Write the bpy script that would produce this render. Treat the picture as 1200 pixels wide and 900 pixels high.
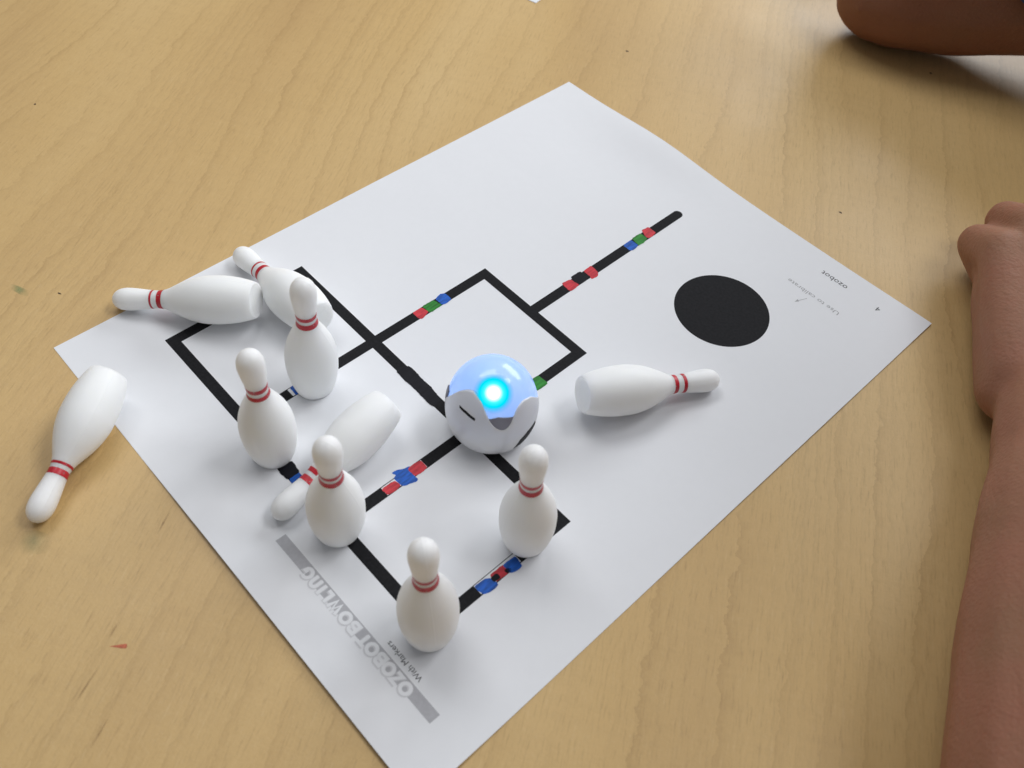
import bpy, bmesh, math, random
from mathutils import Vector, Matrix, noise

random.seed(7)
MM = 0.001
scene = bpy.context.scene
for o in list(bpy.data.objects):
    bpy.data.objects.remove(o)
COL = scene.collection

# ------------------------------------------------------------------ camera
cam_d = bpy.data.cameras.new("camera")
cam = bpy.data.objects.new("camera", cam_d)
COL.objects.link(cam)
RIGHT = Vector((-0.682065, -0.727831, 0.071067))
DOWN = Vector((-0.593179, 0.493794, -0.635851))
FWD = Vector((0.427699, -0.475847, -0.768533))
CPOS = Vector((-54.339, 42.57, 286.073)) * MM
m = Matrix((RIGHT, -DOWN, -FWD)).transposed().to_4x4()
m.translation = CPOS
cam.matrix_world = m
cam_d.sensor_width = 36.0
cam_d.sensor_fit = 'HORIZONTAL'
cam_d.lens = 36.0 * 1100.0 / 1200.0
cam_d.shift_y = -(450.0 - 406.03) / 1200.0
cam_d.clip_start = 0.01
cam_d.clip_end = 60.0
cam_d.dof.use_dof = True
cam_d.dof.focus_distance = 0.385
cam_d.dof.aperture_fstop = 17.0
scene.camera = cam

# ------------------------------------------------------------------ world (room bounce light) and lamps
world = bpy.data.worlds.new("World")
scene.world = world
world.use_nodes = True
bg = world.node_tree.nodes["Background"]
bg.inputs[0].default_value = (0.97, 0.98, 1.0, 1)
bg.inputs[1].default_value = 0.175


def area(name, loc, target, sx, sy, power, color):
    d = bpy.data.lights.new(name, 'AREA')
    d.shape = 'RECTANGLE'
    d.size, d.size_y = sx, sy
    d.energy = power
    d.color = color
    o = bpy.data.objects.new(name, d)
    COL.objects.link(o)
    o.location = loc
    o.rotation_euler = (Vector(target) - Vector(loc)).to_track_quat('-Z', 'Y').to_euler()
    return o


TGT = (0.09, -0.12, 0.0)
# two ceiling panels (left and right of the table's far side) and a window far behind
area("ceiling_lamp_light", (0.98, -0.45, 1.6), TGT, 1.2, 0.6, 10.6, (0.97, 0.98, 1.0))
area("ceiling_lamp_light", (-0.42, -1.02, 1.6), TGT, 1.0, 0.5, 14, (0.97, 0.98, 1.0))
area("window_light", (0.5, -3.1, 1.5), TGT, 2.4, 1.2, 60, (0.92, 0.96, 1.0))

scene.view_settings.view_transform = 'Standard'
scene.view_settings.look = 'None'
scene.view_settings.exposure = 0.0
scene.view_settings.gamma = 1.0
scene.render.engine = 'CYCLES'
scene.cycles.use_denoising = True
scene.cycles.max_bounces = 8


# ------------------------------------------------------------------ helpers
def link(o, parent=None):
    COL.objects.link(o)
    if parent is not None:
        o.parent = parent
    return o


def tag(o, label=None, cat=None, group=None, kind=None):
    if label: o["label"] = label
    if cat: o["category"] = cat
    if group: o["group"] = group
    if kind: o["kind"] = kind
    return o


def mesh_obj(name, verts, faces, mat=None, parent=None, smooth=False):
    me = bpy.data.meshes.new(name)
    me.from_pydata([tuple(v) for v in verts], [], faces)
    me.validate()
    me.update()
    if smooth:
        me.polygons.foreach_set('use_smooth', [True] * len(me.polygons))
    if mat: me.materials.append(mat)
    return link(bpy.data.objects.new(name, me), parent)


def empty(name, loc=(0, 0, 0)):
    o = bpy.data.objects.new(name, None)
    o.empty_display_size = 0.01
    o.location = loc
    return link(o)


class NT:
    """small wrapper round a material's node tree"""
    def __init__(self, name):
        self.mat = bpy.data.materials.new(name)
        self.mat.use_nodes = True
        self.t = self.mat.node_tree
        self.bsdf = self.t.nodes["Principled BSDF"]
        self.out = self.t.nodes["Material Output"]

    def n(self, typ, **kw):
        nd = self.t.nodes.new(typ)
        for k, v in kw.items():
            if hasattr(nd, k): setattr(nd, k, v)
        return nd

    def set(self, node, **kw):
        for k, v in kw.items():
            s = node.inputs[k.replace('_', ' ')]
            if hasattr(v, 'is_output'): self.t.links.new(v, s)
            else: s.default_value = v
        return node

    def l(self, a, b): self.t.links.new(a, b)

    def math(self, op, a, b=None, c=None, clamp=False):
        nd = self.n('ShaderNodeMath', operation=op, use_clamp=clamp)
        for i, v in enumerate((a, b, c)):
            if v is None: continue
            if hasattr(v, 'is_output'): self.l(v, nd.inputs[i])
            else: nd.inputs[i].default_value = v
        return nd.outputs[0]

    def mix(self, fac, a, b):
        nd = self.n('ShaderNodeMix', data_type='RGBA')
        for s, v in ((nd.inputs[0], fac), (nd.inputs[6], a), (nd.inputs[7], b)):
            if hasattr(v, 'is_output'): self.l(v, s)
            else: s.default_value = v
        return nd.outputs[2]

    def noise(self, vec, scale, detail=3, rough=0.5, dist=0.0):
        nd = self.n('ShaderNodeTexNoise')
        if vec is not None: self.l(vec, nd.inputs['Vector'])
        self.set(nd, Scale=scale, Detail=detail, Roughness=rough, Distortion=dist)
        return nd.outputs[0]

    def objco(self, scale=(1, 1, 1), rot=(0, 0, 0), loc=(0, 0, 0)):
        tc = self.n('ShaderNodeTexCoord')
        mp = self.n('ShaderNodeMapping')
        self.l(tc.outputs['Object'], mp.inputs[0])
        mp.inputs['Scale'].default_value = scale
        mp.inputs['Rotation'].default_value = rot
        mp.inputs['Location'].default_value = loc
        return mp.outputs[0]

    def ramp(self, fac, stops):
        nd = self.n('ShaderNodeValToRGB')
        cr = nd.color_ramp
        while len(cr.elements) < len(stops): cr.elements.new(0.5)
        for e, (p, c) in zip(cr.elements, stops):
            e.position = p
            e.color = c if len(c) == 4 else (*c, 1)
        self.l(fac, nd.inputs[0])
        return nd.outputs[0]

    def bump(self, h, strength, dist):
        nd = self.n('ShaderNodeBump')
        self.set(nd, Strength=strength, Distance=dist)
        self.l(h, nd.inputs['Height'])
        self.l(nd.outputs[0], self.bsdf.inputs['Normal'])


# ------------------------------------------------------------------ materials
def mat_wood():
    k = NT("maple_laminate")
    ang = math.radians(57.4)
    # u = along the grain, v = across
    co = k.objco(rot=(0, 0, ang))
    sep = k.n('ShaderNodeSeparateXYZ'); k.l(co, sep.inputs[0])
    u, v = sep.outputs[0], sep.outputs[1]

    def vec(su, sv, off=0.0):
        c = k.n('ShaderNodeCombineXYZ')
        k.l(k.math('MULTIPLY', u, su), c.inputs[0])
        k.l(k.math('MULTIPLY', v, sv), c.inputs[1])
        c.inputs[2].default_value = off
        return c.outputs[0]
    broad = k.noise(vec(2.2, 9.0, 3.1), 1.0, 3, 0.55)
    warp = k.noise(vec(2.4, 6.5, 0.4), 1.0, 2, 0.5)
    jag = k.noise(vec(95, 40, 5.0), 1.0, 4, 0.65)
    ripple = k.noise(vec(160, 22, 9.0), 1.0, 3, 0.6)
    # growth rings: contour lines of a warped height
    h = k.math('ADD', k.math('MULTIPLY', v, 62.0), k.math('MULTIPLY', warp, 6.0))
    h = k.math('ADD', h, k.math('MULTIPLY', jag, 0.55))
    fr = k.math('FRACT', h)
    line = k.math('POWER', fr, 7.0)
    cell = k.math('FLOOR', h)
    cv = k.n('ShaderNodeCombineXYZ'); k.l(cell, cv.inputs[0]); k.l(k.math('MULTIPLY', u, 5.0), cv.inputs[1])
    lamp = k.noise(cv.outputs[0], 1.0, 2, 0.6)
    lamp = k.math('MULTIPLY', k.math('SUBTRACT', lamp, 0.33), 2.6, clamp=True)
    line = k.math('MULTIPLY', line, lamp)
    h2 = k.math('ADD', k.math('MULTIPLY', v, 210.0), k.math('MULTIPLY', warp, 15.0))
    h2 = k.math('ADD', h2, k.math('MULTIPLY', jag, 1.3))
    fine = k.math('POWER', k.math('FRACT', h2), 3.0)
    fineamp = k.math('MULTIPLY', k.math('SUBTRACT', k.noise(vec(4, 22, 2.0), 1.0, 2), 0.42), 4.0, clamp=True)
    fine = k.math('MULTIPLY', fine, fineamp)
    pores = k.noise(vec(300, 1500, 1.0), 1.0, 2, 0.6)
    speck = k.noise(k.objco(), 700.0, 3, 0.6)
    c = k.ramp(broad, [(0.30, (0.545, 0.355, 0.150)), (0.50, (0.62, 0.418, 0.178)), (0.72, (0.665, 0.468, 0.218))])
    c = k.mix(k.math('MULTIPLY', line, 0.40), c, (0.31, 0.175, 0.06, 1))
    c = k.mix(k.math('MULTIPLY', fine, 0.17), c, (0.30, 0.185, 0.08, 1))
    rp = k.math('MULTIPLY', k.math('SUBTRACT', ripple, 0.5), 0.9)
    c = k.mix(k.math('MULTIPLY', k.math('ABSOLUTE', rp), 0.5, clamp=True), c, (0.42, 0.275, 0.125, 1))
    fleck = k.noise(vec(110, 1100, 4.0), 1.0, 3, 0.7)
    c = k.mix(k.math('MULTIPLY', k.math('SUBTRACT', fleck, 0.55), 2.5, clamp=True), c, (0.36, 0.22, 0.09, 1))
    c = k.mix(k.math('MULTIPLY', k.math('SUBTRACT', 0.42, fleck), 1.6, clamp=True), c, (0.74, 0.57, 0.32, 1))
    c = k.mix(k.math('MULTIPLY', k.math('SUBTRACT', pores, 0.5), 0.5, clamp=True), c, (0.33, 0.2, 0.09, 1))
    c = k.mix(k.math('MULTIPLY', k.math('SUBTRACT', speck, 0.55), 0.8, clamp=True), c, (0.66, 0.5, 0.29, 1))
    k.l(c, k.bsdf.inputs['Base Color'])
    smudge = k.noise(k.objco(), 22.0, 4, 0.6)
    k.l(k.math('MULTIPLY_ADD', smudge, 0.22, 0.30), k.bsdf.inputs['Roughness'])
    k.set(k.bsdf, Specular_IOR_Level=0.36)
    tex = k.noise(k.objco(), 900.0, 2, 0.5)
    k.bump(tex, 0.12, 0.0004)
    return k.mat


def mat_paper(name="white_paper", col=(0.83, 0.84, 0.865)):
    k = NT(name)
    f = k.noise(k.objco(), 260.0, 4, 0.6)
    c = k.mix(f, (col[0] * 0.97, col[1] * 0.97, col[2] * 0.97, 1), (*col, 1))
    k.l(c, k.bsdf.inputs['Base Color'])
    k.set(k.bsdf, Roughness=0.75, Specular_IOR_Level=0.25)
    hh = k.math('ADD', k.math('MULTIPLY', k.noise(k.objco(), 1600.0, 3, 0.6), 0.02), k.noise(k.objco(), 17.0, 3, 0.5))
    k.bump(hh, 0.35, 0.0022)
    return k.mat


def mat_ink(name, col, var=0.35, rough=0.55, streak=0.0, spec=0.3):
    k = NT(name)
    f = k.noise(k.objco(scale=(1, 0.16, 1) if streak else (1, 1, 1), rot=(0, 0, 0.45 if streak else 0)), 1100.0 if streak else 900.0, 3, 0.6)
    lo = tuple(x * (1 - var) for x in col)
    hi = tuple(min(1, x * (1 + var)) for x in col)
    c = k.ramp(f, [(0.3, lo), (0.7, hi)])
    if streak:
        g = k.noise(k.objco(), 330.0, 2, 0.5)
        c = k.mix(k.math('MULTIPLY', k.math('SUBTRACT', g, 0.58), 2.5 * streak, clamp=True), c,
                  tuple(min(1, x * 1.7 + 0.03) for x in col) + (1,))
    k.l(c, k.bsdf.inputs['Base Color'])
    k.set(k.bsdf, Roughness=rough, Specular_IOR_Level=spec)
    return k.mat


def mat_pin():
    k = NT("white_pin_plastic")
    f = k.noise(k.objco(), 60.0, 3, 0.5)
    c = k.mix(f, (0.87, 0.882, 0.88, 1), (0.915, 0.925, 0.92, 1))
    k.l(c, k.bsdf.inputs['Base Color'])
    k.set(k.bsdf, Roughness=0.48, Specular_IOR_Level=0.4, Subsurface_Weight=1.0, Subsurface_Scale=0.007)
    k.bsdf.inputs['Subsurface Radius'].default_value = (1.0, 1.0, 0.95)
    # mould seam down two sides, slight waviness
    sep = k.n('ShaderNodeSeparateXYZ'); k.l(k.objco(), sep.inputs[0])
    seam = k.math('SUBTRACT', 1.0, k.math('MULTIPLY', k.math('ABSOLUTE', sep.outputs[1]), 2600.0), clamp=True)
    hh = k.math('ADD', k.math('MULTIPLY', seam, 0.9), k.math('MULTIPLY', k.noise(k.objco(), 140.0, 3, 0.55), 0.8))
    k.bump(hh, 0.25, 0.0003)
    return k.mat


def mat_stripe():
    k = NT("red_stripe_paint")
    f = k.noise(k.objco(), 420.0, 3, 0.6)
    c = k.ramp(f, [(0.3, (0.44, 0.008, 0.02)), (0.62, (0.58, 0.014, 0.032)), (0.82, (0.64, 0.09, 0.10))])
    k.l(c, k.bsdf.inputs['Base Color'])
    k.set(k.bsdf, Roughness=0.4)
    w = k.noise(k.objco(), 620.0, 3, 0.6)
    tp = k.n('ShaderNodeBsdfTransparent'); mx = k.n('ShaderNodeMixShader')
    k.l(k.math('MULTIPLY', k.math('SUBTRACT', w, 0.60), 7.0, clamp=True), mx.inputs[0])
    k.l(k.bsdf.outputs[0], mx.inputs[1]); k.l(tp.outputs[0], mx.inputs[2])
    k.l(mx.outputs[0], k.out.inputs['Surface'])
    return k.mat


def mat_plain(name, col, rough=0.5, spec=0.5, sss=0.0, scale=0.002):
    k = NT(name)
    f = k.noise(k.objco(), 150.0, 3, 0.6)
    c = k.mix(f, tuple(x * 0.93 for x in col) + (1,), tuple(min(1, x * 1.05) for x in col) + (1,))
    k.l(c, k.bsdf.inputs['Base Color'])
    k.set(k.bsdf, Roughness=rough, Specular_IOR_Level=spec, Subsurface_Weight=sss, Subsurface_Scale=scale)
    return k.mat


def mat_skin(name, col, red):
    k = NT(name)
    big = k.noise(k.objco(), 28.0, 4, 0.6)
    fine = k.noise(k.objco(), 480.0, 4, 0.65)
    c = k.mix(k.math('MULTIPLY_ADD', k.math('SUBTRACT', big, 0.5), 1.8, 0.5, clamp=True), (*col, 1), (*red, 1))
    c = k.mix(k.math('MULTIPLY', k.math('SUBTRACT', fine, 0.5), 0.5, clamp=True), c, tuple(x * 0.72 for x in col) + (1,))
    k.l(c, k.bsdf.inputs['Base Color'])
    k.set(k.bsdf, Roughness=0.62, Specular_IOR_Level=0.28, Subsurface_Weight=0.25, Subsurface_Scale=0.004)
    k.bsdf.inputs['Subsurface Radius'].default_value = (1.0, 0.35, 0.2)
    vo = k.n('ShaderNodeTexVoronoi'); k.l(k.objco(), vo.inputs['Vector']); vo.inputs['Scale'].default_value = 750.0
    crease = k.noise(k.objco(scale=(1, 1, 1)), 130.0, 5, 0.7)
    hgt = k.math('ADD', k.math('MULTIPLY', vo.outputs[0], 0.6), k.math('ADD', fine, k.math('MULTIPLY', crease, 2.0)))
    k.bump(hgt, 0.40, 0.0006)
    return k.mat


def mat_dome():
    k = NT("frosted_dome_plastic")
    tr = k.n('ShaderNodeBsdfTranslucent'); tr.inputs[0].default_value = (0.66, 0.79, 1.0, 1)
    k.set(k.bsdf, Roughness=0.22, Specular_IOR_Level=0.5, Coat_Weight=1.0, Coat_Roughness=0.06)
    f = k.noise(k.objco(), 75.0, 2, 0.5)
    k.l(k.mix(k.math('MULTIPLY_ADD', k.math('SUBTRACT', f, 0.5), 2.4, 0.5, clamp=True), (0.50, 0.62, 0.80, 1), (0.70, 0.70, 0.78, 1)), k.bsdf.inputs['Base Color'])
    mx = k.n('ShaderNodeMixShader'); mx.inputs[0].default_value = 0.5
    k.l(k.bsdf.outputs[0], mx.inputs[1]); k.l(tr.outputs[0], mx.inputs[2])
    k.l(mx.outputs[0], k.out.inputs['Surface'])
    return k.mat


def mat_led_glow():
    """painted bloom of the LED: white core, cyan ring, fading out at the rim"""
    k = NT("painted_led_glow")
    tc = k.n('ShaderNodeTexCoord')
    ln = k.n('ShaderNodeVectorMath', operation='LENGTH')
    k.l(tc.outputs['Object'], ln.inputs[0])
    r = k.math('DIVIDE', ln.outputs['Value'], 7.4 * MM)
    col = k.ramp(r, [(0.0, (1, 1, 1)), (0.26, (0.9, 1.0, 1.0)), (0.44, (0.06, 0.92, 1.0)), (0.62, (0.0, 0.84, 1.0)), (0.78, (0.0, 0.62, 1.0)), (1.0, (0.10, 0.40, 1.0))])
    st = k.ramp(r, [(0.0, (1, 1, 1)), (0.28, (0.72, 0.72, 0.72)), (0.50, (0.52, 0.52, 0.52)), (1.0, (0.42, 0.42, 0.42))])
    em = k.n('ShaderNodeEmission')
    k.l(col, em.inputs[0])
    k.l(k.math('MULTIPLY', st, 2.0), em.inputs[1])
    tp = k.n('ShaderNodeBsdfTransparent')
    al = k.ramp(r, [(0.0, (1, 1, 1)), (0.68, (1, 1, 1)), (0.80, (0.5, 0.5, 0.5)), (0.98, (0, 0, 0))])
    mx = k.n('ShaderNodeMixShader')
    k.l(al, mx.inputs[0]); k.l(tp.outputs[0], mx.inputs[1]); k.l(em.outputs[0], mx.inputs[2])
    k.l(mx.outputs[0], k.out.inputs['Surface'])
    return k.mat


WOOD = mat_wood()
PAPER = mat_paper()
BLANK = mat_paper("blank_print_box")
BLACK = mat_ink("black_print", (0.014, 0.014, 0.016), 0.25, 0.7, 0.0, 0.12)
MBLACK = mat_ink("black_marker", (0.006, 0.006, 0.010), 0.3, 0.5, 0.4, 0.15)
MRED = mat_ink("red_marker", (0.56, 0.030, 0.045), 0.30, 0.5, 0.5)
MGREEN = mat_ink("green_marker", (0.018, 0.20, 0.020), 0.45, 0.5, 0.6)
MBLUE = mat_ink("blue_marker", (0.006, 0.095, 0.46), 0.45, 0.5, 0.6)
GREY = mat_ink("grey_print", (0.45, 0.45, 0.475), 0.06, 0.6)
PALE = mat_ink("pale_grey_print", (0.64, 0.64, 0.665), 0.04, 0.6)
TXT = mat_ink("dark_print", (0.05, 0.05, 0.055), 0.2, 0.6)
TXTL = mat_ink("light_grey_print", (0.38, 0.38, 0.39), 0.1, 0.6)
PIN = mat_pin()
STRIPE = mat_stripe()

# ------------------------------------------------------------------ table
GA = math.radians(-57.4)


def uv(u, v):
    return (u * math.cos(GA) - v * math.sin(GA), u * math.sin(GA) + v * math.cos(GA))


tc = [uv(-0.75, -0.262), uv(1.05, -0.262), uv(1.05, 0.80), uv(-0.75, 0.80)]
tbl = mesh_obj("table", [(x, y, z) for z in (0, -0.028) for x, y in tc],
               [(0, 1, 2, 3), (7, 6, 5, 4), (0, 4, 5, 1), (1, 5, 6, 2), (2, 6, 7, 3), (3, 7, 4, 0)], WOOD)
tag(tbl, "maple wood-grain laminate table top under the printed sheet", "table", kind="structure")


def stain(name, mat, pts, z=0.05):
    vs = [(x * MM, y * MM, z * MM) for x, y in pts]
    return mesh_obj(name, vs, [tuple(range(len(vs)))], mat, tbl)


def soft_stain_mat(name, col, amount, sc=260.0):
    k = NT(name)
    k.bsdf.inputs['Base Color'].default_value = (*col, 1)
    k.set(k.bsdf, Roughness=0.5)
    tc = k.n('ShaderNodeTexCoord')
    gen = k.n('ShaderNodeVectorMath', operation='SUBTRACT'); k.l(tc.outputs['Generated'], gen.inputs[0])
    gen.inputs[1].default_value = (0.5, 0.5, 0.0)
    sx = k.n('ShaderNodeSeparateXYZ'); k.l(gen.outputs[0], sx.inputs[0])
    rr = k.math('SQRT', k.math('ADD', k.math('POWER', k.math('ABSOLUTE', sx.outputs[0]), 2), k.math('POWER', k.math('ABSOLUTE', sx.outputs[1]), 2)))
    fall = k.math('SUBTRACT', 1.0, k.math('MULTIPLY', rr, 2.1), clamp=True)
    nz = k.noise(k.objco(), sc, 4, 0.65)
    a = k.math('MULTIPLY', k.math('MULTIPLY', fall, k.math('SUBTRACT', k.math('MULTIPLY', nz, 2.4), 0.55, clamp=True)), amount, clamp=True)
    tp = k.n('ShaderNodeBsdfTransparent'); mx = k.n('ShaderNodeMixShader')
    k.l(a, mx.inputs[0]); k.l(tp.outputs[0], mx.inputs[1]); k.l(k.bsdf.outputs[0], mx.inputs[2])
    k.l(mx.outputs[0], k.out.inputs['Surface'])
    return k.mat


def blob(cx, cy, rx, ry, ang=0.0, n=14, jag=0.15):
    out = []
    for i in range(n):
        a = 2 * math.pi * i / n
        r = 1 + random.uniform(-jag, jag)
        x, y = rx * r * math.cos(a), ry * r * math.sin(a)
        out.append((cx + x * math.cos(ang) - y * math.sin(ang), cy + x * math.sin(ang) + y * math.cos(ang)))
    return out


SG = soft_stain_mat("green_smear", (0.22, 0.33, 0.14), 0.8, 180.0)
SG2 = soft_stain_mat("grey_green_smear", (0.32, 0.33, 0.16), 0.55, 90.0)
SR = mat_ink("red_crayon", (0.52, 0.15, 0.08), 0.25, 0.6)
SD = mat_ink("dark_fleck", (0.09, 0.055, 0.03), 0.3, 0.6)
SL = soft_stain_mat("faint_scratch", (0.36, 0.23, 0.10), 0.5, 500.0)
stain("green_smear", SG, blob(251.5, -3.6, 6.5, 1.7, math.radians(22)))
stain("green_smear", SG2, blob(144.5, 41.8, 6.5, 4.5, 0.6))
stain("red_crayon_fleck", SR, [(97.2, 40.9), (95.6, 39.6), (94.2, 38.5), (93.3, 37.5), (93.7, 36.9), (94.5, 36.6), (95.4, 38.0), (96.4, 39.6)])
for (x, y, rx, ry, a) in ((240.3, -14.5, 1.0, .35, .4), (216.8, -325.6, 1.0, .6, .2), (65.6, -308.4, .9, .5, 0), (359.9, -61.7, .6, .5, 0),
                          (99.2, -447, .8, .6, 0)):
    stain("dark_fleck", SD, blob(x, y, rx, ry, a, 9, 0.3))
for (x, y, l, w, a) in ((90.5, 52, 10, .35, -1.1), (124, 7, 7, .35, -1.0), (101, 37.5, 4, .4, -1.0), (76, 55, 8, .3, -1.05)):
    stain("scratch", SL, blob(x, y, l, w, a, 16, 0.1))

# ------------------------------------------------------------------ the printed sheet
PW, PH = 215.9, 279.4


def lift(x, y):
    """height of the sheet above the table in mm (x, y in mm)"""
    z = 2.6 * math.exp(-((x - 152) / 34) ** 2 - ((y + PH) / 17) ** 2)
    z += 1.3 * math.exp(-(y / 20) ** 2) * max(0, min(1, (150 - x) / 40))
    z += 0.4 * math.exp(-(x / 20) ** 2) * (0.6 + 0.4 * math.sin(y / 40))
    z += 0.3 * math.exp(-((x - PW) / 18) ** 2) * max(0, min(1, (-y - 110) / 40))
    z += 0.4 * math.exp(-((x - 5) / 30) ** 2 - ((y + PH) / 30) ** 2)
    return z


def sheet_mesh(name, x0, x1, y0, y1, nx, ny, fz, thick, mat):
    vs, fs = [], []
    for s in (0, 1):
        for j in range(ny + 1):
            for i in range(nx + 1):
                x = x0 + (x1 - x0) * i / nx
                y = y0 + (y1 - y0) * j / ny
                vs.append((x * MM, y * MM, (fz(x, y) + (thick if s == 0 else 0.0)) * MM))
    N = (nx + 1) * (ny + 1)
    idx = lambda s, i, j: s * N + j * (nx + 1) + i
    for j in range(ny):
        for i in range(nx):
            fs.append((idx(0, i, j), idx(0, i + 1, j), idx(0, i + 1, j + 1), idx(0, i, j + 1)))
            fs.append((idx(1, i, j), idx(1, i, j + 1), idx(1, i + 1, j + 1), idx(1, i + 1, j)))
    loop = [(i, 0) for i in range(nx)] + [(nx, j) for j in range(ny)] + [(i, ny) for i in range(nx, 0, -1)] + [(0, j) for j in range(ny, 0, -1)]
    o = len(vs)
    vs += [vs[idx(0, i, j)] for i, j in loop] + [vs[idx(1, i, j)] for i, j in loop]
    n = len(loop)
    for k in range(n):
        fs.append((o + k, o + n + k, o + n + (k + 1) % n, o + (k + 1) % n))
    return mesh_obj(name, vs, fs, mat, None, False)


THK = 0.11
BASE = 0.04
sheet = sheet_mesh("printed_sheet", 0, PW, -PH, 0, 72, 92, lambda x, y: lift(x, y) + BASE, THK, PAPER)
me = sheet.data
me.polygons.foreach_set('use_smooth', [abs(p.normal.z) > 0.5 for p in me.polygons])
tag(sheet, "large white printed activity sheet with black line track under the pins", "paper")


def topz(x, y, layer):
    return lift(x, y) + BASE + THK + 0.02 + 0.016 * layer


def flat(name, polys, layer, mat, parent=sheet):
    """polys: list of (pts, faces) in page mm, draped on the sheet"""
    vs, fs = [], []
    for pts, faces in polys:
        o = len(vs)
        vs += [(x * MM, y * MM, topz(x, y, layer) * MM) for x, y in pts]
        fs += [tuple(o + i for i in f) for f in faces]
    return mesh_obj(name, vs, fs, mat, parent)


def ribbon(pts, w, closed=False, step=4.0):
    """mitred ribbon along a polyline"""
    P = [Vector(p) for p in pts]
    n = len(P)
    L, Rr = [], []
    for i in range(n):
        a = P[i - 1] if (i > 0 or closed) else None
        b = P[(i + 1) % n] if (i < n - 1 or closed) else None
        d1 = (P[i] - a).normalized() if a is not None else None
        d2 = (b - P[i]).normalized() if b is not None else None
        if d1 is None: d1 = d2
        if d2 is None: d2 = d1
        n1 = Vector((-d1.y, d1.x)); n2 = Vector((-d2.y, d2.x))
        mv = (n1 + n2)
        mv = mv / max(0.5, mv.dot(n1)) if mv.length > 1e-6 else n1
        L.append(P[i] + mv * w / 2); Rr.append(P[i] - mv * w / 2)
    vs, fs = [], []
    segs = n if closed else n - 1
    for i in range(segs):
        j = (i + 1) % n
        k = max(1, int((P[j] - P[i]).length / step))
        o = len(vs)
        for t in range(k + 1):
            f = t / k
            a = L[i].lerp(L[j], f); b = Rr[i].lerp(Rr[j], f)
            vs += [(a.x, a.y), (b.x, b.y)]
        for t in range(k):
            q = o + 2 * t
            fs.append((q, q + 1, q + 3, q + 2))
    return vs, fs


def fan(pts):
    cx = sum(p[0] for p in pts) / len(pts); cy = sum(p[1] for p in pts) / len(pts)
    n = len(pts)
    return [(cx, cy)] + list(pts), [(0, 1 + i, 1 + (i + 1) % n) for i in range(n)]


def ring(cx, cy, r, n=64):
    return [(cx + r * math.cos(2 * math.pi * i / n), cy + r * math.sin(2 * math.pi * i / n)) for i in range(n)]


LW = 4.5
flat("printed_line", [ribbon([(36.8, -35.55), (190.7, -35.55), (190.7, -94.25), (36.8, -94.25)], LW, True)], 0, BLACK)
flat("printed_line", [ribbon([(141.3, -92.2), (141.3, -152.85), (85.4, -152.85), (85.4, -92.2)], LW)], 1, BLACK)
flat("printed_line", [ribbon([(141.4, -96.3), (141.4, -51.0)], LW)], 2, BLACK)
flat("printed_line", [ribbon([(85.4, -96.3), (85.4, -37.0)], LW)], 2, BLACK)
tail = [(111.0, -150.9), (111.0, -246.4)] + [(113.3 - 2.3 * math.cos(a), -246.4 - 2.3 * math.sin(a)) for a in
                                             [math.pi * i / 12 for i in range(1, 12)]] + [(115.6, -246.4), (115.6, -150.9)]
flat("printed_line", [ribbon([(113.3, -150.9), (113.3, -246.4)], 4.6), fan([(113.3 - 2.3 * math.cos(math.pi * i / 14), -246.4 - 2.3 * math.sin(math.pi * i / 14)) for i in range(15)])], 2, BLACK)
flat("calibration_circle", [fan(ring(62.9, -215.8, 20.1, 72))], 0, BLACK)
# blank boxes of the template, partly left uncoloured
flat("blank_box", [ribbon([(36.9, -55.4), (36.9, -73.2)], 3.7)], 3, BLANK)
flat("blank_box", [ribbon([(85.45, -55.4), (85.45, -73.2)], 3.7)], 3, BLANK)
flat("blank_box", [ribbon([(141.45, -55.2), (141.45, -70)], 3.8)], 3, BLANK)

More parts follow.
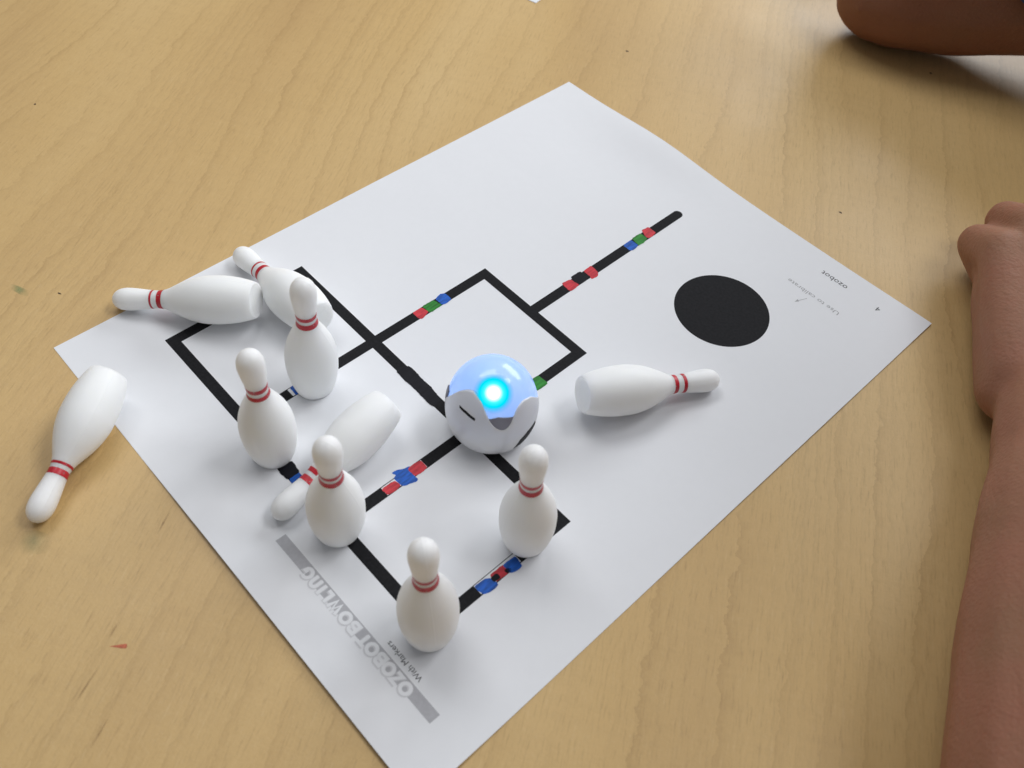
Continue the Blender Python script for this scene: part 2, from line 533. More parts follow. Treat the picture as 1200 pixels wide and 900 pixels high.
PATCH = [
    ("red_patch", MRED, [(116.86, -225.48), (116.19, -229.56), (111.59, -229.39), (111.0, -225.75), (111.47, -223.75), (112.56, -223.54)]),
    ("green_patch", MGREEN, [(115.92, -217.94), (115.99, -223.35), (111.59, -223.59), (110.7, -220.3), (111.06, -217.1)]),
    ("blue_patch", MBLUE, [(115.4, -211.74), (115.71, -217.05), (111.15, -217.0), (110.43, -213.38), (111.57, -211.55)]),
    ("red_patch", MRED, [(115.63, -186.44), (115.86, -191.54), (111.25, -191.15), (109.58, -189.22), (110.09, -185.95), (111.42, -186.03), (111.64, -186.69)]),
    ("black_patch", MBLACK, [(116.65, -179.63), (116.61, -185.25), (111.42, -186.03), (110.9, -182.6), (111.54, -179.61)]),
    ("red_patch", MRED, [(116.52, -174.17), (115.77, -178.74), (111.06, -179.54), (110.69, -174.44), (111.27, -173.74)]),
    ("red_patch", MRED, [(143.6, -115.4), (143.4, -120.14), (139.77, -120.89), (138.48, -116.6), (139.2, -115.4)]),
    ("green_patch", MGREEN, [(143.7, -120.57), (143.6, -126.32), (139.2, -127.56), (138.8, -122.1), (139.3, -120.9)]),
    ("blue_patch", MBLUE, [(143.4, -127.33), (144.3, -130.93), (143.2, -132.6), (139.1, -132.66), (138.6, -129.28), (139.1, -127.5)]),
    ("green_patch", MGREEN, [(87.9, -124.5), (87.8, -132.32), (82.27, -132.65), (82.4, -128.63), (82.9, -124.6)]),
    ("black_scribble", MBLACK, [(124.2, -91.4), (123.5, -97.0), (120.5, -97.4), (116.4, -97.0), (109.7, -97.1), (102.6, -96.0), (101.8, -92.0), (104.3, -91.3), (113.4, -91.6), (118.6, -91.4), (122.2, -91.6)]),
    ("red_patch", MRED, [(87.77, -69.26), (87.27, -73.19), (83.35, -73.15), (82.95, -70.1), (83.35, -67.46), (87.3, -67.2)]),
    ("blue_patch", MBLUE, [(89.76, -61.87), (89.81, -63.7), (88.4, -66.2), (87.84, -68.86), (85.07, -67.96), (83.31, -67.19), (81.77, -67.74), (81.32, -66.69), (82.1, -64.2), (82.63, -62.38), (83.53, -61.33), (87.71, -61.12), (87.98, -62.68)]),
    ("red_patch", MRED, [(86.9, -55.21), (86.8, -60.9), (83.4, -61.34), (83.13, -58), (83.53, -55.83), (83.87, -55.44)]),
    ("blue_patch", MBLUE, [(38.09, -67.6), (37.72, -73.01), (33.45, -72.48), (33.26, -70.3), (33.9, -67.51)]),
    ("red_patch", MRED, [(38.2, -61.9), (38.1, -68.09), (34.6, -67.4), (34.9, -62.0)]),
    ("black_patch", MBLACK, [(37.54, -61.45), (37.1, -64.33), (35.0, -64.16), (35.3, -61.3)]),
    ("black_patch", MBLACK, [(36.54, -66.45), (35.9, -69.03), (34.4, -68.76), (34.6, -66.7)]),
    ("blue_patch", MBLUE, [(38.6, -55.56), (38.2, -60.31), (36.68, -61.67), (33.85, -61.99), (33.5, -59), (34.3, -56.19), (36.1, -55.38)]),
    ("blue_patch", MBLUE, [(143.7, -56.51), (143.8, -58.02), (139.2, -57.9), (139.1, -56.2)]),
    ("black_patch", MBLACK, [(117.5, -32.91), (116.49, -38.79), (110.84, -38.08), (110.84, -33.0), (114, -32.6)]),
    ("blue_patch", MBLUE, [(110.73, -33.41), (111.13, -37.94), (107.8, -37.6), (106.0, -36.4), (106.9, -33.14)]),
]


def wobble(pts, amp=0.10, step=0.45):
    """hand-drawn outline: corners rounded a little, slow waviness along the sides"""
    out = []
    n = len(pts)
    ph = random.uniform(0, 50)
    for i in range(n):
        a, b = Vector(pts[i]), Vector(pts[(i + 1) % n])
        k = max(2, int((b - a).length / step))
        for t in range(k):
            out.append(a.lerp(b, t / k))
    m = len(out)
    for _ in range(2):
        out = [(out[i - 1] + out[i] * 2 + out[(i + 1) % m]) / 4 for i in range(m)]
    return [(p.x + amp * noise.noise((p.x * 0.9, p.y * 0.9, ph)) * 2, p.y + amp * noise.noise((p.x * 0.9, p.y * 0.9, ph + 9)) * 2) for p in out]


for i, (nm, mt, pts) in enumerate(PATCH):
    flat(nm, [fan(wobble(pts))], 4 + (i % 3), mt)

# title: grey bar with rounded white letters standing over its upper edge
flat("title_bar", [ribbon([(14.6, -18.5), (93.8, -18.5)], 3.95)], 0, GREY)


def arc(cx, cy, rx, ry, a0, a1, n=14):
    return [(cx + rx * math.cos(math.radians(a0 + (a1 - a0) * i / n)), cy + ry * math.sin(math.radians(a0 + (a1 - a0) * i / n))) for i in range(n + 1)]


GLYPH = {   # strokes in a unit box, height 1, baseline 0
    'O': [("c", arc(0, .5, .40, .40, 0, 360, 24)[:-1])],
    'Z': [("o", [(-.30, .90), (.28, .90), (-.28, .10), (.32, .10)])],
    'B': [("c", [(-.28, .10), (.12, .10)] + arc(.12, .31, .20, .21, -80, 80, 8) + [(.10, .52)] + arc(.10, .71, .18, .19, -60, 80, 8) + [(-.28, .90)]), ("o", [(-.28, .51), (.12, .51)])],
    'T': [("o", [(-.36, .90), (.36, .90)]), ("o", [(0, .90), (0, 0)])],
    'W': [("o", [(-.46, 1.0), (-.24, .10), (0, .85), (.24, .10), (.46, 1.0)])],
    'L': [("o", [(-.20, 1.0), (-.20, .10), (.28, .10)])],
    'I': [("o", [(0, 1.0), (0, 0)])],
    'N': [("o", [(-.27, 0)] + arc(0, .62, .27, .28, 180, 0, 10) + [(.27, 0)])],
    'G': [("o", arc(0, .5, .38, .40, 55, 318, 18) + [(.34, .46), (.06, .46)])],
}
HT = 4.2
for ch, cx in zip("OZOBOTBOWLING", (27.4, 31.6, 35.4, 39.4, 43.7, 47.6, 52.8, 57.1, 62.3, 66.9, 69.8, 73.1, 77.4)):
    for w, mt, ly, nm, dy in ((1.7, PALE, 1, "letter_halo", 0.25), (1.14, PAPER, 3, "title_letter", 0.0)):
        pol = []
        for kd, st in GLYPH[ch]:
            pts = [(cx + x * HT, -19.85 + dy + y * HT) for x, y in st]
            pol.append(ribbon(pts, w, kd == "c", 9))
        vs, fs = [], []
        for si, (p, f) in enumerate(pol):
            o = len(vs)
            vs += [(x * MM, y * MM, (topz(x, y, ly) + .006 * si) * MM) for x, y in p]
            fs += [tuple(o + i for i in ff) for ff in f]
        mesh_obj(nm, vs, fs, mt, sheet)


def text(name, s, x, y, size, mat, layer=1, width=None, shear=0.0, bold=0.0):
    cu = bpy.data.curves.new(name, 'FONT')
    cu.body = s
    cu.size = size
    cu.shear = shear
    cu.resolution_u = 2
    cu.offset = bold * size
    o = bpy.data.objects.new(name, cu)
    COL.objects.link(o)
    bpy.context.view_layer.update()
    dg = bpy.context.evaluated_depsgraph_get()
    me = bpy.data.meshes.new_from_object(o.evaluated_get(dg))
    bpy.data.objects.remove(o)
    xs = [v.co.x for v in me.vertices]
    sx = width / (max(xs) - min(xs)) if width else 1.0
    x0 = min(xs)
    for v in me.vertices:
        px, py = x + (v.co.x - x0) * sx, y + v.co.y
        v.co = Vector((px, py, topz(px, py, layer))) * MM
    me.name = name
    me.materials.clear()
    me.materials.append(mat)
    return link(bpy.data.objects.new(name, me), sheet)


text("subtitle_text", "With Markers", 26.2, -23.75, 2.7, TXT, width=16.0, bold=0.0)
text("footer_text", "Use to calibrate", 29.2, -253.8, 3.1, TXTL, width=26.2)
text("footer_text", "ozobot", 35.6, -269.7, 4.0, TXT, width=12.9, bold=0.0)
text("page_number", "4", 18.7, -269.6, 3.9, TXT)
flat("footer_arrow", [ribbon([(43.3, -249.8), (44.9, -246.0)], 0.25)], 1, TXTL)
flat("footer_arrow", [fan([(45.7, -244.0), (45.6, -246.2), (44.4, -245.7)])], 2, TXTL)

# corner of another sheet at the far side of the table
c0 = Vector((281.4, -318.7, 0))
ang = math.radians(12)
other = sheet_mesh("paper_sheet", 0, 120, -120, 0, 6, 6, lambda x, y: 0.05, 0.25, PAPER)
other.location = c0 * MM
other.rotation_euler = (0, 0, ang)
tag(other, "corner of a second white sheet at the far edge of the picture", "paper")

# ------------------------------------------------------------------ bowling pins
PL = 58.0
RB, RH, RN, RBASE = 9.50, 4.45, 3.55, 7.15
PROF = [(.06, RBASE + (RB - RBASE) * .36), (.12, RBASE + (RB - RBASE) * .68), (.2, RBASE + (RB - RBASE) * .94), (.27, RB), (.34, RB * .985),
        (.42, RB * .9), (.5, RB * .74), (.56, RB * .58), (.61, RN * 1.19), (.66, RN), (.72, RN * 1.02), (.80, RN + (RH - RN) * .6), (.87, RH), (.92, RH * .985),
        (.955, RH * .85)]


def spline(xs, ys, x):
    """monotone-ish Catmull-Rom interpolation"""
    n = len(xs)
    i = 0
    while i < n - 2 and x > xs[i + 1]: i += 1
    def tan(j):
        if j == 0: return (ys[1] - ys[0]) / (xs[1] - xs[0])
        if j == n - 1: return (ys[-1] - ys[-2]) / (xs[-1] - xs[-2])
        return (ys[j + 1] - ys[j - 1]) / (xs[j + 1] - xs[j - 1])
    h = xs[i + 1] - xs[i]
    t = (x - xs[i]) / h
    t2, t3 = t * t, t * t * t
    return (2 * t3 - 3 * t2 + 1) * ys[i] + (t3 - 2 * t2 + t) * h * tan(i) + (-2 * t3 + 3 * t2) * ys[i + 1] + (t3 - t2) * h * tan(i + 1)


def pin_r(s):
    xs = [0.0] + [p[0] for p in PROF] + [.985, 1.0]
    ys = [RBASE - 0.1] + [p[1] for p in PROF] + [RH * .50, 0.0]
    if s > .90:   # rounded crown
        r90 = RH * .992
        t = (s - .90) / .10
        return r90 * math.sqrt(max(0.0, 1 - t ** 2.15))
    return spline(xs, ys, s)


def lathe(name, prof, n, mat, parent=None, cap=False):
    vs, fs = [], []
    for (r, z) in prof:
        for i in range(n):
            a = 2 * math.pi * i / n
            vs.append((r * math.cos(a) * MM, r * math.sin(a) * MM, z * MM))
    for j in range(len(prof) - 1):
        for i in range(n):
            fs.append((j * n + i, j * n + (i + 1) % n, (j + 1) * n + (i + 1) % n, (j + 1) * n + i))
    if cap:
        fs.append(tuple(reversed(range(n))))
        fs.append(tuple((len(prof) - 1) * n + i for i in range(n)))
    ob = mesh_obj(name, vs, fs, mat, parent, True)
    bm = bmesh.new(); bm.from_mesh(ob.data)
    bmesh.ops.remove_doubles(bm, verts=bm.verts, dist=1e-7)
    bm.to_mesh(ob.data); bm.free()
    ob.data.polygons.foreach_set('use_smooth', [True] * len(ob.data.polygons))
    return ob


def pin_profile():
    pr = [(0.0, 0.75), (4.0, 0.7), (5.7, 0.55), (6.05, 0.25), (6.25, 0.08), (6.6, 0.0), (6.85, 0.06), (7.0, 0.35)]
    k = 60
    for i in range(1, k + 1):
        s = 0.012 + (0.90 - 0.012) * i / k
        pr.append((pin_r(s), s * PL))
    for i in range(1, 15):
        s = .90 + .10 * math.sin(math.pi / 2 * i / 14)
        pr.append((max(0.0, pin_r(s)), s * PL))
    return pr


def band_profile(s0, s1):
    pr = []
    n = 6
    for i in range(n + 1):
        s = s0 + (s1 - s0) * i / n
        e = 0.045 if 0 < i < n else 0.0
        pr.append((pin_r(s) + e, s * PL))
    return pr


proto = None


def make_pin(label, bands):
    """pin standing at the origin along +Z"""
    global proto
    root = empty("bowling_pin")
    if proto is None:
        body = lathe("body", pin_profile(), 48, PIN, root)
        proto = body.data
    else:
        link(bpy.data.objects.new("body", proto), root)
    for s0, s1 in bands:
        key = "stripe_%.3f_%.3f" % (s0, s1)
        mshd = bpy.data.meshes.get(key)
        if mshd is None:
            ob = lathe("stripe", band_profile(s0, s1), 48, STRIPE, root)
            ob.data.name = key
        else:
            link(bpy.data.objects.new("stripe", mshd), root)
    tag(root, label, "bowling pin", "miniature bowling pins")
    return root


def orient(root, base, axis, spin):
    axis = axis.normalized()
    q = axis.to_track_quat('Z', 'Y')
    root.rotation_mode = 'QUATERNION'
    root.rotation_quaternion = q @ Matrix.Rotation(spin, 4, 'Z').to_quaternion()
    root.location = Vector(base) * MM


B2 = ((.630, .670), (.696, .730))
B3 = ((.632, .662), (.692, .730))
SURF = BASE + THK + 0.05
standing = [
    ("standing white bowling pin nearest the title With Markers, frontmost of all", 36.519, -34.96, 0.018, 0.033, B2),
    ("standing white bowling pin just in front of the glowing robot", 39.799, -79.848, -0.004, 0.055, B2),
    ("standing white bowling pin whose belly hides part of a fallen pin", 83.86, -34.942, -0.055, 0.034, B2),
    ("standing white bowling pin on the left line beside a black marker blot", 123.186, -35.921, -0.01, 0.029, B3),
    ("standing white bowling pin farthest back, beside two fallen pins", 138.462, -64.244, -0.02, -0.003, B2),
]
for i, (lab, x, y, lx, ly, b) in enumerate(standing):
    p = make_pin(lab, b)
    ax = Vector((lx, ly, 1)).normalized()
    rise = 6.6 * math.hypot(lx, ly)
    orient(p, (x, y, SURF + rise), ax, i * 1.3)

TILT = math.asin((RB - RH) / (.62 * PL))
lying = [
    ("fallen white bowling pin lying alone right of the robot", 64.707, -131.105, -2.03, SURF, ((.636, .668), (.706, .730)), 0),
    ("fallen white bowling pin lying half off the sheet on the bare table", 181.0, -6.9, 2.186, SURF - .1, ((.632, .648), (.672, .712)), 0),
    ("fallen white bowling pin pointing at the sheet's left corner, neck nearest it", 178.253, -66.744, 0.742, SURF, ((.636, .672), (.708, .722)), 0),
    ("fallen white bowling pin behind the others, head towards the far sheet edge", 155.419, -79.224, 0.002, SURF, ((.636, .672), (.706, .720)), 0),
    ("fallen white bowling pin lying between standing pins, partly hidden in the middle", 107.4, -74.6, 1.713, SURF, ((.628, .660), (.686, .728)), 0),
]
for i, (lab, x, y, yaw, zs, b, _) in enumerate(lying):
    p = make_pin(lab, b)
    ax = Vector((math.cos(yaw) * math.cos(TILT), math.sin(yaw) * math.cos(TILT), -math.sin(TILT)))
    # height of the base centre so that the belly just touches the sheet
    low = 1e9
    for k in range(0, 101):
        s = k / 100
        low = min(low, -math.sin(TILT) * s * PL - pin_r(s) * math.cos(TILT))
    sc = (1.0, 0.975, 1.0, 1.0, 0.955)[i]
    p.scale = (sc, sc, sc)
    orient(p, (x, y, zs - low * sc), ax, i * 0.9)

# ------------------------------------------------------------------ the little robot
RX, RY, RR0, RT0, RZC = 82.48, -102.39, 16.57, 32.6, 13.0
rob = empty("robot", (RX * MM, RY * MM, SURF * MM))
tag(rob, "small round white robot with glowing blue dome standing on the line track", "robot")


def rob_r(z, grow=0.0):
    if z < RZC:
        return (RR0 + grow) * (1 - ((RZC - z) / (RZC + 6.0)) ** 2.2) ** 0.5
    t = min(1.0, (z - RZC) / (RT0 + grow - RZC))
    return (RR0 + grow) * max(0.0, 1 - t ** 2.15) ** (1 / 2.15)


def rp(az, z, grow=0.0):
    a = math.radians(az)
    r = rob_r(z, grow)
    return (r * math.cos(a) * MM, r * math.sin(a) * MM, z * MM)


BOUND = [(0, 13.5), (20, 14.5), (40, 16.0), (50, 17.5), (56, 20.0), (62, 23.2), (68, 26.2), (75, 28.0), (82, 28.9), (93, 29.35), (105, 29.0), (114, 28.3), (120, 27.3),
         (127, 25.2), (134, 22.6), (142, 20.4), (151, 19.4), (158, 20.6), (165, 23.2), (174, 25.5), (187, 26.4), (198, 25.9), (209, 24.4), (221, 20.6), (232, 17.5), (250, 15.5),
         (280, 14.0), (310, 13.2), (340, 13.2), (360, 13.5)]


def bound(az):
    xs = [p[0] for p in BOUND]; ys = [p[1] for p in BOUND]
    return spline(xs, ys, az % 360)


def mat_shell():
    k = NT("white_robot_shell")
    f = k.noise(k.objco(), 120.0, 3, 0.5)
    k.l(k.mix(f, (0.74, 0.75, 0.77, 1), (0.79, 0.80, 0.82, 1)), k.bsdf.inputs['Base Color'])
    k.set(k.bsdf, Roughness=0.36, Specular_IOR_Level=0.45, Coat_Weight=0.3, Coat_Roughness=0.15)
    tr = k.n('ShaderNodeBsdfTranslucent'); tr.inputs[0].default_value = (0.75, 0.80, 0.9, 1)
    mx = k.n('ShaderNodeMixShader'); mx.inputs[0].default_value = 0.04
    k.l(k.bsdf.outputs[0], mx.inputs[1]); k.l(tr.outputs[0], mx.inputs[2])
    k.l(mx.outputs[0], k.out.inputs['Surface'])
    return k.mat


SHELL = mat_shell()
DOME = mat_dome()
DARK = mat_plain("black_robot_plastic", (0.012, 0.012, 0.014), 0.6, 0.25)
SMOKE = mat_plain("smoky_grey_plastic", (0.22, 0.22, 0.27), 0.3)

NA, NR = 180, 36
vs, fs = [], []
for j in range(NR + 3):
    for i in range(NA):
        az = 360.0 * i / NA
        b = bound(az)
        z0 = 2.6
        if j <= NR:
            t = j / NR
            t = 1 - (1 - t) ** 1.35
            z = z0 + (b - z0) * t
            g = 0.32
            if j == NR: g = 0.16
        elif j == NR + 1:
            z, g = b + 0.02, -0.05
        else:
            z, g = b - 0.3, -0.75
        vs.append(rp(az, z, g))
for j in range(NR + 2):
    for i in range(NA):
        fs.append((j * NA + i, j * NA + (i + 1) % NA, (j + 1) * NA + (i + 1) % NA, (j + 1) * NA + i))
fs.append(tuple(reversed(range(NA))))
shell = mesh_obj("shell", vs, fs, SHELL, rob, True)

prof = []
for i in range(41):
    z = 11.0 + (RT0 - 11.0) * math.sin(math.pi / 2 * i / 40)
    prof.append((max(0.0, rob_r(z, -0.12) if i < 40 else 0.0), z))
dome = lathe("dome", prof, 96, DOME, rob)
lathe("base", [(0.1, 0.0), (9.5, 0.0), (10.6, 0.5), (11.6, 2.0), (11.9, 2.9), (0.1, 3.0)], 64, DARK, rob)
lathe("light_blocker", [(0.05, 12.2), (14.8, 12.2), (14.8, 13.0), (0.05, 13.0)], 48, mat_plain("dark_blocker", (0.05, 0.06, 0.08), 0.5), rob)  # dark disc added inside to stop the lamp's light going down


def surf_patch(name, pts, mat, parent, grow=0.42, sub=6):
    """curved patch on the robot: polygon of (azimuth, z), filled as a fan of rings"""
    cx = sum(p[0] for p in pts) / len(pts); cz = sum(p[1] for p in pts) / len(pts)
    dense = []
    for i in range(len(pts)):
        a, b = pts[i], pts[(i + 1) % len(pts)]
        for t in range(5):
            f = t / 5
            dense.append((a[0] + (b[0] - a[0]) * f, a[1] + (b[1] - a[1]) * f))
    n = len(dense)
    vs, fs = [rp(cx, cz, grow)], []
    for k in range(1, sub + 1):
        f = k / sub
        for a, z in dense:
            vs.append(rp(cx + (a - cx) * f, cz + (z - cz) * f, grow))
    for i in range(n):
        fs.append((0, 1 + i, 1 + (i + 1) % n))
        for k in range(sub - 1):
            o = 1 + k * n
            fs.append((o + i, o + n + i, o + n + (i + 1) % n, o + (i + 1) % n))
    vs2 = [rp(cx + (a - cx), cz + (z - cz), grow - 0.6) for a, z in dense]
    o2 = len(vs)
    vs += vs2
    o = 1 + (sub - 1) * n
    for i in range(n):
        fs.append((o + i, o2 + i, o2 + (i + 1) % n, o + (i + 1) % n))
    return mesh_obj(name, vs, fs, mat, parent, True)


surf_patch("front_sensor", [(131, 23.6), (144, 24.3), (166, 23.4), (161, 19.6), (151, 18.2), (139, 19.6)], SMOKE, rob, 0.05)
surf_patch("slit", [(84, 23.9), (98, 23.9), (113, 23.1), (113, 22.1), (98, 22.9), (86, 23.1)], DARK, shell, 0.36)
surf_patch("wheel_slot", [(168, 5.0), (174, 10.8), (186, 13.2), (202, 14.0), (206, 11.5), (190, 8.0), (180, 5.0)], DARK, shell, 0.36)
surf_patch("side_port", [(34, 15.4), (36, 19.5), (50, 20.8), (53, 17.9), (46, 15.6)], SMOKE, shell, 0.40)
surf_patch("rear_port", [(262, 14.6), (262, 18.5), (280, 19.0), (284, 15.0)], SMOKE, shell, 0.40)

# LED bloom painted on a cap over the dome, and the lamp inside
LA, LZ = 134.8, 30.55
lc = Vector(rp(LA, LZ, 0.0))
e = 0.2
nrm = (Vector(rp(LA + 4, LZ)) - Vector(rp(LA - 4, LZ))).cross(Vector(rp(LA, LZ + e)) - Vector(rp(LA, LZ - e))).normalized()
if nrm.z < 0: nrm = -nrm
tx = nrm.cross(Vector((0, 0, 1))).normalized(); ty = nrm.cross(tx)
vs, fs = [(0, 0, 0)], []
K, S_ = 10, 40
for k in range(1, K + 1):
    rho = 7.4 * k / K
    for i in range(S_):
        a = 2 * math.pi * i / S_
        d = tx * math.cos(a) * rho + ty * math.sin(a) * rho
        p = lc / MM + d
        # drop on to the dome: slide along -normal until the dome's surface is met
        q = p + nrm * 3
        for _ in range(140):
            if q.z < RT0 and math.hypot(q.x, q.y) <= rob_r(q.z, 0.22): break
            q = q - nrm * 0.06
        vs.append(tuple((q - lc / MM) * MM))
for i in range(S_):
    fs.append((0, 1 + i, 1 + (i + 1) % S_))
    for k in range(K - 1):
        o = 1 + k * S_
        fs.append((o + i, o + S_ + i, o + S_ + (i + 1) % S_, o + (i + 1) % S_))
vs[0] = tuple(nrm * 0.22 * MM)
led = mesh_obj("led_glow", vs, fs, mat_led_glow(), rob, True)
led.location = lc
pl = bpy.data.lights.new("led_light", 'POINT')
pl.energy = 0.0095
pl.color = (0.36, 0.58, 1.0)
pl.shadow_soft_size = 0.002
plo = link(bpy.data.objects.new("led_light", pl), rob)
plo.location = Vector((0, 0, 19.0)) * MM

# ------------------------------------------------------------------ arms at the table edge; unseen torsos and heads added for shade


def limb_mesh(name, chains, voxel, mat, parent, smooth_it=6, extra=None):
    """one continuous skin: overlapping balls along tapering chains, fused by voxel remeshing"""
    bm = bmesh.new()
    for ch in chains:
        for (a, ra), (b, rb_) in zip(ch[:-1], ch[1:]):
            a, b = Vector(a), Vector(b)
            n = max(2, int((b - a).length / (min(ra, rb_) * 0.16)))
            for t in range(n + 1):
                f = t / n
                f2 = f * f * (3 - 2 * f)
                mt = Matrix.Translation(a.lerp(b, f) * MM)
                bmesh.ops.create_icosphere(bm, subdivisions=2, radius=(ra + (rb_ - ra) * f2) * MM, matrix=mt)
    me = bpy.data.meshes.new(name)
    bm.to_mesh(me); bm.free()
    o = bpy.data.objects.new(name, me)
    COL.objects.link(o)
    r = o.modifiers.new("r", 'REMESH'); r.mode = 'VOXEL'; r.voxel_size = voxel * MM; r.use_smooth_shade = True
    s = o.modifiers.new("s", 'SMOOTH'); s.iterations = smooth_it; s.factor = 0.5
    bpy.context.view_layer.update()
    dg = bpy.context.evaluated_depsgraph_get()
    m2 = bpy.data.meshes.new_from_object(o.evaluated_get(dg))
    bpy.data.objects.remove(o)
    m2.name = name
    # resting flesh flattens on the table
    for v in (m2.vertices if name == "arm" else ()):
        if v.co.z < 0.0004: v.co.z = 0.0004 + max(-0.001, (v.co.z - 0.0004) * 0.02)
    m2.polygons.foreach_set('use_smooth', [True] * len(m2.polygons))
    m2.materials.clear(); m2.materials.append(mat)
    return link(bpy.data.objects.new(name, m2), parent)


SKIN_A = mat_skin("warm_brown_skin", (0.33, 0.175, 0.102), (0.375, 0.158, 0.102))
SKIN_B = mat_skin("brown_skin", (0.25, 0.118, 0.066), (0.28, 0.112, 0.066))

pa = empty("person", (-0.101, -0.156, 0))
tag(pa, "forearm and closed fist resting on the table along the right side", "person")
W = (-51, -259, 22)
hand = []
MCP = [(-4, -306, 29), (-7, -324, 33), (-15, -338, 34), (-27, -348, 32)]
PIP = [(8, -319, 17), (6, -337, 21), (-2, -352, 22), (-14, -363, 21)]
TIP = [(-8, -310, 9), (-12, -326, 10), (-21, -339, 10), (-31, -349, 10)]
WO = [(-40, -258, 20), (-46, -261, 23), (-54, -265, 23), (-61, -267, 21)]
for i in range(4):
    hand.append([(WO[i], 13), (MCP[i], 10.5 if i else 9.8), (PIP[i], 9.4 if i else 9.0), (TIP[i], 7.6)])
hand.append([((-64, -262, 16), 12), ((-66, -300, 17), 11), ((-52, -335, 14), 9.5), ((-34, -352, 12), 8.5)])
hand.append([((-46, -262, 18), 15), ((-28, -312, 20), 14)])
hand.append([((-42, -257, 16), 14.5), ((-19, -292, 17), 13), ((-7, -308, 17), 10)])
arm = [[(W, 18), ((-67, -229, 24), 20.5), ((-84, -192, 28), 25.5), ((-101, -156, 30), 29), ((-120, -118, 32), 31), ((-150, -62, 33), 31), ((-176, -24, 36), 30)],
       [((-176, -24, 36), 30), ((-215, -115, 120), 36), ((-240, -200, 205), 44), ((-262, -290, 225), 55)]]
UNSEEN_HEAD = (-122, -362, 368)  # head out of view, added to shade the right of the table
arm.append([((-255, -310, 235), 45), ((-180, -340, 300), 38), (UNSEEN_HEAD, 40)])
arm.append([(UNSEEN_HEAD, 70), ((-116, -360, 386), 70)])
arm.append([((-88, -346, 346), 44), ((-78, -340, 334), 36)])
a1 = limb_mesh("arm", hand + arm, 1.7, SKIN_A, None, 6)
a1.parent = pa
a1.matrix_parent_inverse = Matrix.Translation(-Vector(pa.location))

pb = empty("person", (0.125, -0.445, 0))
tag(pb, "bent bare arm with blue sleeve leaning its elbow on the table, far right", "person")
arm2 = [[((143, -449, 25), 25), ((130, -455, 29), 29), ((104, -473, 34), 32), ((55, -506, 52), 36), ((-30, -570, 104), 42), ((-75, -600, 205), 46), ((-110, -630, 215), 55)],
        [((-105, -625, 225), 44), ((-60, -575, 290), 36), ((-28, -545, 335), 40)],  # neck and head out of view, added to block the right ceiling lamp
        [((-28, -545, 335), 70), ((-24, -540, 352), 70)],
        [((4, -520, 318), 44), ((10, -514, 306), 36)],
        [((143, -449, 25), 25), ((158, -474, 50), 27), ((180, -524, 110), 29), ((200, -564, 170), 26)]]
a2 = limb_mesh("arm", arm2, 2.2, SKIN_B, None, 14)
a2.parent = pb
a2.matrix_parent_inverse = Matrix.Translation(-Vector(pb.location))


def mat_cloth():
    k = NT("blue_shirt_cloth")
    w = k.noise(k.objco(), 900.0, 3, 0.6)
    k.l(k.mix(w, (0.035, 0.05, 0.13, 1), (0.06, 0.085, 0.20, 1)), k.bsdf.inputs['Base Color'])
    k.set(k.bsdf, Roughness=0.85, Specular_IOR_Level=0.2)
    k.bump(w, 0.3, 0.0006)
    return k.mat


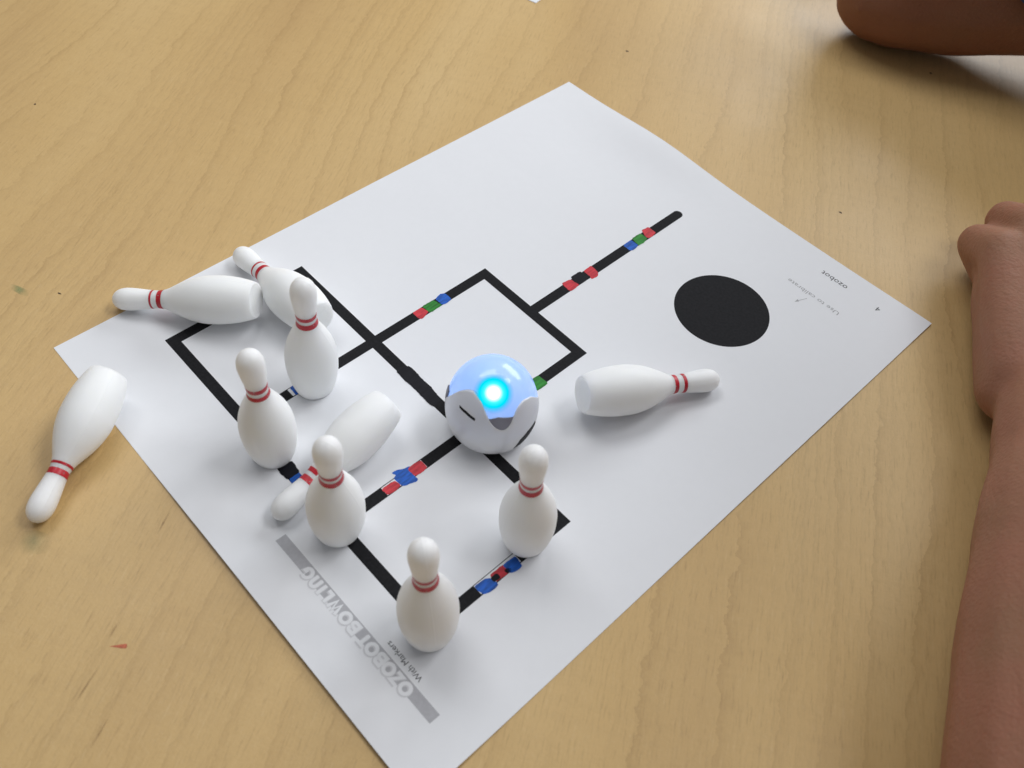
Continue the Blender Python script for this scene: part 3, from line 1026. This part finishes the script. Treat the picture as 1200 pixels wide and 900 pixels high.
def sleeve(parent, a, b, r0, r1, mat, slant=0.0):
    a, b = Vector(a), Vector(b)
    d = (b - a).normalized()
    h = d.cross(Vector((0, 0, 1))).normalized(); v = d.cross(h)
    vs, fs = [], []
    N, M_ = 48, 14
    for s in (0, 1):
        for j in range(M_ + 1):
            for i in range(N):
                t = 2 * math.pi * i / N
                r = r0 + (r1 - r0) * j / M_ - 1.6 * s
                r += 1.3 * math.sin(t * 5 + j * 0.5) * (0.4 + j / M_) + 0.7 * math.sin(t * 3 - j)
                rd = h * math.cos(t) + v * math.sin(t)
                vs.append(tuple((a.lerp(b, j / M_) + rd * r - d * (rd.z * slant * (1 - j / M_))) * MM))
    off = (M_ + 1) * N
    for j in range(M_):
        for i in range(N):
            q = (j * N + i, j * N + (i + 1) % N, (j + 1) * N + (i + 1) % N, (j + 1) * N + i)
            fs.append(q)
            fs.append(tuple(off + x for x in reversed(q)))
    for i in range(N):
        fs.append((i, off + i, off + (i + 1) % N, (i + 1) % N))
    o = mesh_obj("sleeve", vs, fs, mat, parent, True)
    o.matrix_parent_inverse = Matrix.Translation(-Vector(parent.location))
    return o


CLOTH = mat_cloth()
CLOTH2 = mat_plain("grey_shirt_cloth", (0.12, 0.12, 0.13), 0.85, 0.2)
sleeve(pb, (84, -488, 44), (-45, -583, 118), 38, 54, CLOTH, 26)
sleeve(pa, (-210, -100, 108), (-244, -215, 212), 43, 58, CLOTH2)


def unseen_shirt(parent, hip, chest, sh, mat):
    """torso in its shirt beside the table, with the shoulder the arm comes from"""
    hip, chest, sh = Vector(hip), Vector(chest), Vector(sh)
    other = chest * 2 - sh
    other.z = sh.z - 15
    ch = [[(hip, 100), (hip.lerp(chest, 0.5), 102), (chest, 92)],
          [(sh, 50), (chest + Vector((0, 0, 10)), 72), (other, 50)]]
    o = limb_mesh("unseen_shirt", ch, 6.0, mat, None, 8)
    o.parent = parent
    o.matrix_parent_inverse = Matrix.Translation(-Vector(parent.location))
    return o


def unseen_hair(parent, c, back, mat):  # covers the added heads out of view, part of the same shading
    c, back = Vector(c), Vector(back).normalized()
    o = limb_mesh("unseen_hair", [[(c + Vector((0, 0, 14)) + back * 4, 75), (c + back * 18 - Vector((0, 0, 14)), 68)]], 5.0, mat, None, 4)
    o.parent = parent
    o.matrix_parent_inverse = Matrix.Translation(-Vector(parent.location))
    return o


unseen_shirt(pa, (-440, -360, -230), (-290, -325, 185), (-240, -205, 205), CLOTH2)
unseen_shirt(pb, (-190, -720, -230), (-128, -650, 185), (-75, -600, 200), CLOTH)
HAIR = mat_plain("dark_hair", (0.02, 0.013, 0.01), 0.5)
unseen_hair(pa, (-120, -361, 376), (-1, -0.4, 0), HAIR)
unseen_hair(pb, (-26, -543, 342), (-0.7, -0.7, 0), HAIR)
